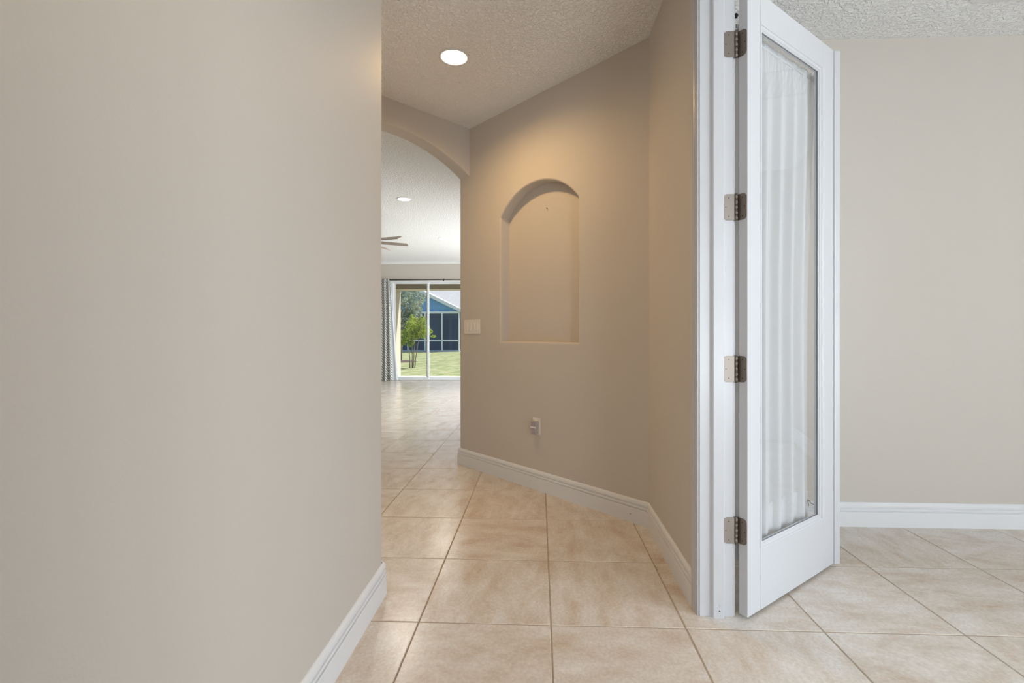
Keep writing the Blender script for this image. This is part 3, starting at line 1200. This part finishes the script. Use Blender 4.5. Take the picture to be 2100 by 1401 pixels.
# ---------------------------------------------------------------- ceiling fan in the great room
fc = from_view(-2.478, 7.11, 2.50)
fan = empty('ceiling_fan', fc, 'ceiling fan with slim walnut blades in the great room', 'ceiling fan')
MB().lathe([(0, 0.02), (0.085, 0.02), (0.10, 0.0), (0.10, -0.05), (0.075, -0.085), (0, -0.095)], fc + V(0, 0, 0.03), 28).build('motor_housing', FANM, fan)
MB().tube([fc + V(0, 0, 0.04), (fc.x, fc.y, H - 0.03)], 0.013, 12).build('downrod', FANM, fan)
MB().lathe([(0.0, -0.07), (0.03, -0.07), (0.065, -0.02), (0.068, 0)], (fc.x, fc.y, H), 24).build('canopy', FANM, fan)
for k in range(8):
    a = math.radians(25 - 45 + 45 * k) + YAW
    dx, dy = V(math.cos(a), math.sin(a), 0), V(-math.sin(a), math.cos(a), 0)
    pit = 0.026
    mb = MB()
    q = []
    for r, hw in ((0.10, 0.035), (0.75, 0.052)):
        q.append((fc + dx * r - dy * hw + V(0, 0, -pit), fc + dx * r + dy * hw + V(0, 0, pit)))
    t = V(0, 0, 0.012)
    mb.hexa([q[0][0], q[1][0], q[1][1], q[0][1], q[0][0] + t, q[1][0] + t, q[1][1] + t, q[0][1] + t])
    mb.build('blade', FANB, fan, 0.002)

# ---------------------------------------------------------------- sliding glass door
sd = struct(empty('door_2', (SL0, VFAR, 0)), 'white aluminium sliding glass door to the garden')


def sbox(nm, x0, x1, z0, z1, y0, y1, m=ALU, bev=0.003, parent=None):
    return MB().box((x0, y0, z0), (x1, y1, z1)).build(nm, m, parent or sd, bev)


fy = VFAR + 0.02
sbox('head_track', SL0, SL1, SLZ - 0.038, SLZ, fy, fy + 0.10)
sbox('sill_track', SL0, SL1, 0.0, 0.028, fy, fy + 0.10)
sbox('side_jamb', SL0, SL0 + 0.04, 0.028, SLZ - 0.038, fy, fy + 0.10)
sbox('side_jamb', SL1 - 0.04, SL1, 0.028, SLZ - 0.038, fy, fy + 0.10)
xs = [SL0 + 0.04, -2.622, -1.71, SL1 - 0.04]
for k in range(3):
    y0 = fy + 0.012 + 0.04 * (k % 2)
    x0, x1 = xs[k] - (0.035 if k else 0), xs[k + 1] + (0.035 if k < 2 else 0)
    pn = bpy.data.objects.new('door_panel', None)
    COL.objects.link(pn)
    pn.location = (x0, y0, 0.028)
    pn.parent = sd
    pn.matrix_parent_inverse = sd.matrix_basis.inverted()
    st = 0.042
    za, zb = 0.030, SLZ - 0.039
    sbox('panel_stile', x0, x0 + st, za, zb, y0, y0 + 0.033, parent=pn)
    sbox('panel_stile', x1 - st, x1, za, zb, y0, y0 + 0.033, parent=pn)
    sbox('panel_rail', x0 + st, x1 - st, za, za + 0.045, y0, y0 + 0.033, parent=pn)
    sbox('panel_rail', x0 + st, x1 - st, zb - 0.030, zb, y0, y0 + 0.033, parent=pn)
    sbox('pane', x0 + st, x1 - st, za + 0.045, zb - 0.030, y0 + 0.014, y0 + 0.019, GLASS, 0, parent=pn)

# curtain rod and curtain
ry, rz = VFAR - 0.075, 2.352
rodr = empty('curtain_rod', (-2.6, ry, rz), 'thin black curtain rod above the sliding door', 'curtain rod')
MB().tube([(-3.85, ry, rz - 0.006), (-2.70, ry, rz)], 0.013, 12).build('rod', BLACK, rodr)
MB().tube([(-2.70, ry, rz), (-0.45, ry, rz + 0.006)], 0.0105, 12).build('rod', BLACK, rodr)
for x in (-3.49, -2.225, -0.9):
    MB().tube([(x, VFAR - 0.002, rz + 0.03), (x, VFAR - 0.03, rz - 0.022), (x, ry, rz - 0.024), (x, ry, rz - 0.011)], 0.008, 8).build('bracket', BLACK, rodr)
    MB().lathe([(0, -0.040), (0.012, -0.036), (0.014, -0.028), (0.009, -0.020), (0, -0.018)], (x, ry, rz), 12).build('bracket_knob', BLACK, rodr)
for x in (-3.86, -0.44):
    MB().lathe([(0, -0.03), (0.02, -0.02), (0.026, 0), (0.02, 0.02), (0, 0.03)], (x, ry, rz), 14).build('finial', BLACK, rodr)


def drape(nm, x0t, x1t, x0b, x1b, yb, m, parent, amp, folds, z0=0.012, z1=rz + 0.012, thick=1):
    mb = MB()
    uvl = mb.bm.loops.layers.uv.new('uv')
    n, mrow = folds * 12, 24
    g = []
    for j in range(mrow + 1):
        f = j / mrow
        z = z1 + (z0 - z1) * f
        row = []
        for i in range(n + 1):
            s = i / n
            x = (x0t + (x1t - x0t) * s) * (1 - f) + (x0b + (x1b - x0b) * s) * f
            y = yb + amp * (0.65 + 0.35 * f) * math.sin(2 * math.pi * folds * s + 0.4 * math.sin(3 * f + 5 * s))
            row.append((mb.bm.verts.new((x, y, z)), (s * folds * 0.22, z)))
        g.append(row)
    for j in range(mrow):
        for i in range(n):
            q = (g[j][i], g[j][i + 1], g[j + 1][i + 1], g[j + 1][i])
            f = mb.bm.faces.new([v for v, _ in q])
            f.smooth = True
            for l, (_, uvv) in zip(f.loops, q):
                l[uvl].uv = uvv
    return mb.build(nm, m, parent)


gc = empty('window_curtain', (-3.66, ry, 0.01), 'grey and white chevron patterned curtain drawn beside the sliding door', 'curtain')
drape('fabric', -3.84, -3.475, -3.90, -3.40, ry - 0.072, CHEVRON, gc, 0.036, 4)
drape('lining', -3.478, -3.455, -3.415, -3.27, ry - 0.055, LINING, gc, 0.010, 1, z0=0.02, z1=rz - 0.02)

# ---------------------------------------------------------------- outdoors
struct(MB().box((-60, VFAR + 1.42, -0.4), (50, 90, -0.075)).build('ground', LAWN), 'sunlit green lawn behind the house')
struct(MB().box((-7.5, VFAR + 0.15, -0.4), (1.6, VFAR + 1.46, -0.03)).build('patio', CONCRETE), 'narrow pale concrete patio outside the sliding door')
struct(MB().box((-4.1, VFAR + 0.15, -0.05), (-3.565, VFAR + 1.05, 2.6)).build('wall_patio_side', STUCCO), 'beige stucco return wall beside the patio')
struct(MB().box((-8.2, VFAR + 0.55, 2.195), (2.0, VFAR + 1.05, 2.95)).build('trim_3', STUCCO), 'beige stucco beam over the patio')
struct(MB().box((-8.2, VFAR + 0.15, 2.62), (2.0, VFAR + 0.60, 2.95)).build('patio_soffit', STUCCO), 'beige patio soffit behind the beam')
struct(MB().box((-8.6, -3.8, 2.95), (4.9, VFAR + 1.05, 3.05)).build('roof', SHINGLE), 'roof deck over the house')

# neighbour's house
DH = 30.3
GZ = -0.075


def hp_(px, py):
    return seen(px, DH, py=py)


hx = lambda px: hp_(px, 700).x
hz_ = lambda py: hp_(900, py).z
HV = hp_(900, 700).y
house = empty('neighbour_house', (hx(880), HV, GZ), 'blue house with white trimmed gable and screened porch across the lawn', 'house')
xr = hx(943)
zr = hz_(639)
sl = 0.48
apex_x = hx(800)
apex_z = zr + (xr - apex_x) * sl
xl = apex_x - (xr - apex_x)
zb = hz_(640)
# gable triangle
MB().prism([V(xl, HV + 0.05, zb), V(xr, HV + 0.05, zb), V(xr, HV + 0.05, zr), V(apex_x, HV + 0.05, apex_z), V(xl, HV + 0.05, zr)], (0, 0.15, 0)).build('gable_wall', SLATE, house)
for x0, x1 in ((apex_x, xr), (apex_x, xl)):
    e = 0.25 * (1 if x1 > x0 else -1)
    z1 = zr - abs(e) * sl
    MB().prism([V(x0, HV - 0.25, apex_z - 0.02), V(x1 + e, HV - 0.25, z1 - 0.02), V(x1 + e, HV - 0.25, z1 + 0.17), V(x0, HV - 0.25, apex_z + 0.17)], (0, 0.05, 0)).build('rake_board', WHITEX, house)
    MB().prism([V(x0, HV - 0.20, apex_z + 0.10), V(x1 + e, HV - 0.20, z1 + 0.10), V(x1 + e, HV - 0.20, z1 + 0.20), V(x0, HV - 0.20, apex_z + 0.20)], (0, 12, 0)).build('roof_slope', SHINGLE, house)
# larger roof behind, rising to the right
MB().hexa([V(apex_x - 1, HV + 1.2, zr - 0.2), V(hx(1100), HV + 1.2, zr - 0.2), V(hx(1100), HV + 1.2, zr - 0.1), V(apex_x - 1, HV + 1.2, zr - 0.1),
           V(apex_x - 1, HV + 10, zr + 5.2), V(hx(1100), HV + 10, zr + 5.2), V(hx(1100), HV + 10.2, zr + 5.3), V(apex_x - 1, HV + 10.2, zr + 5.3)]).build('main_roof', SHINGLE, house)
MB().box((xr + 0.05, HV + 1.4, GZ), (hx(1100), HV + 1.6, zr)).build('side_wall', SLATE, house)
# porch behind the screen
zg = hz_(721)
MB().box((xl, HV + 2.9, GZ), (xr, HV + 3.05, zb)).build('porch_wall', SHADEWALL, house)
MB().box((xl, HV + 0.1, zb - 0.02), (xr, HV + 3.0, zb + 0.06)).build('porch_ceiling', SHADEWALL, house)
MB().box((xl, HV, GZ), (xr, HV + 3.0, GZ + 0.06)).build('porch_slab', CONCRETE, house)
for px0, px1 in ((884, 903), (910, 932)):
    a, b = hx(px0), hx(px1)
    dr = MB().box((a, HV + 2.84, zg), (b, HV + 2.9, zb - 0.35)).build('porch_door', DARKGLASS, house)
    MB().box((a - 0.06, HV + 2.82, zg), (a, HV + 2.9, zb - 0.30)).build('door_trim', SHADEWALL, dr)
posts = [hx(p) for p in (800, 836, 871.5, 906.5, 941.5)]
for x in posts:
    MB().box((x - 0.045, HV - 0.05, GZ), (x + 0.045, HV + 0.03, zb)).build('screen_post', WHITEX, house)
for y, hgt in ((641, 0.14), (698.5, 0.09), (720.5, 0.12)):
    z = hz_(y)
    MB().box((posts[0], HV - 0.045, z - hgt / 2), (posts[-1], HV + 0.025, z + hgt / 2)).build('screen_rail', WHITEX, house)
for a, b in zip(posts, posts[1:]):
    MB().box((a + 0.045, HV - 0.002, hz_(698.5) + 0.045), (b - 0.045, HV + 0.002, hz_(641) - 0.07)).build('screen_panel', SCREEN, house)
    MB().box((a + 0.045, HV - 0.002, hz_(720.5) + 0.06), (b - 0.045, HV + 0.002, hz_(698.5) - 0.045)).build('screen_panel', SCREEN, house)


def foliage(mb, blobs, count, size, seed):
    random.seed(seed)
    for (c, r, wgt) in blobs:
        for _ in range(int(count * wgt)):
            while True:
                d = V(random.uniform(-1, 1), random.uniform(-1, 1), random.uniform(-1, 1))
                if 0.15 < d.length < 1:
                    break
            p = Vector(c) + V(d.x * r[0], d.y * r[1], d.z * r[2])
            a = V(random.gauss(0, 1), random.gauss(0, 1), random.gauss(0, 1)).normalized()
            b = a.orthogonal().normalized()
            s = size * random.uniform(0.6, 1.3)
            mb.poly([p - a * s, p + b * s * 0.45, p + a * s, p - b * s * 0.45])


# crape myrtle
D1 = 16.0
tb = seen(846, D1, z=GZ)
cm = empty('crape_myrtle', tb, 'small multi-stemmed tree with bright yellow-green leaves on the lawn', 'tree')
random.seed(11)
tops = []
for bx, tx, ty in ((840.5, 836, 688), (845.5, 845, 684), (847, 853, 680), (850.5, 862, 678)):
    a = seen(bx, D1 + random.uniform(-0.05, 0.05), z=GZ - 0.02)
    b = seen((bx * 0.6 + tx * 0.4), D1, py=718)
    c = seen(tx, D1 + random.uniform(-0.15, 0.15), py=ty)
    d = c + V((c.x - a.x) * 0.5, 0, 0.45)
    MB().tube([a, a * 0.5 + b * 0.5 + V(random.uniform(-.02, .02), 0, 0), b, c, d], [0.022, 0.018, 0.015, 0.011, 0.005], 8).build('trunk', BARK, cm)


def blob(px, py, r, D=D1, dd=0.0):
    return seen(px, D + dd, py=py)


mb = MB()
bl = []
for px, py, rx, rz_, wg in ((832, 688, .20, .22, .7), (848, 684, .26, .24, 1.0), (864, 684, .22, .20, .9), (842, 668, .22, .22, .9), (858, 664, .20, .22, .8), (870, 672, .20, .20, .8), (845, 654, .10, .16, .3), (868, 656, .10, .14, .3),
                            (878, 680, .16, .12, .4), (889, 690, .10, .04, .12), (828, 702, .12, .14, .3), (842, 704, .13, .14, .35)):
    bl.append((blob(px, py, 0, dd=random.uniform(-.15, .15)), (rx, rx * 1.1, rz_), wg))
foliage(mb, bl, 380, 0.036, 3)
tag(mb.build('foliage', LEAF_Y, cm, fix=False), kind='stuff')

# tall tree behind it
D2 = 19.5
tb = seen(818, D2, z=GZ)
ot = empty('shade_tree', tb, 'taller grey-green leafy tree behind the curtain at the left of the lawn', 'tree')
MB().tube([tb - V(0, 0, 0.05), tb + V(0.05, 0, 1.1), tb + V(-0.05, 0.1, 2.2), tb + V(0, 0.2, 3.2)], [0.13, 0.11, 0.09, 0.04], 10).build('trunk', BARK, ot)
for ang, ln in ((0.3, 1.1), (2.4, 1.0), (4.2, 0.9)):
    s0 = tb + V(0, 0.05, 1.6)
    MB().tube([s0, s0 + V(math.cos(ang) * ln * .5, math.sin(ang) * ln * .5, 0.5), s0 + V(math.cos(ang) * ln, math.sin(ang) * ln, 1.2)], [0.06, 0.04, 0.015], 8).build('branch', BARK, ot)
mb = MB()
bl = []
random.seed(21)
for px, py, r, wg in ((815, 660, .55, 1), (835, 655, .45, .8), (848, 640, .40, .7), (830, 625, .55, 1), (845, 612, .45, .55), (820, 600, .60, 1), (838, 590, .55, .8), (815, 570, .7, 1), (835, 565, .5, .7), (800, 630, .6, .8), (862, 612, .26, .2), (824, 690, .35, .5), (858, 628, .22, .2)):
    bl.append((seen(px, D2 + random.uniform(-.3, .4), py=py), (r, r * 1.1, r * 0.9), wg))
foliage(mb, bl, 520, 0.055, 5)
tag(mb.build('foliage', LEAF_G, ot, fix=False), kind='stuff')
struct(MB().lathe([(0, 0.05), (0.5, 0.035), (0.62, 0.0)], (tb.x + 0.15, tb.y, GZ), 24).build('mulch_bed', MULCH), 'dark mulch ring under the shade tree')
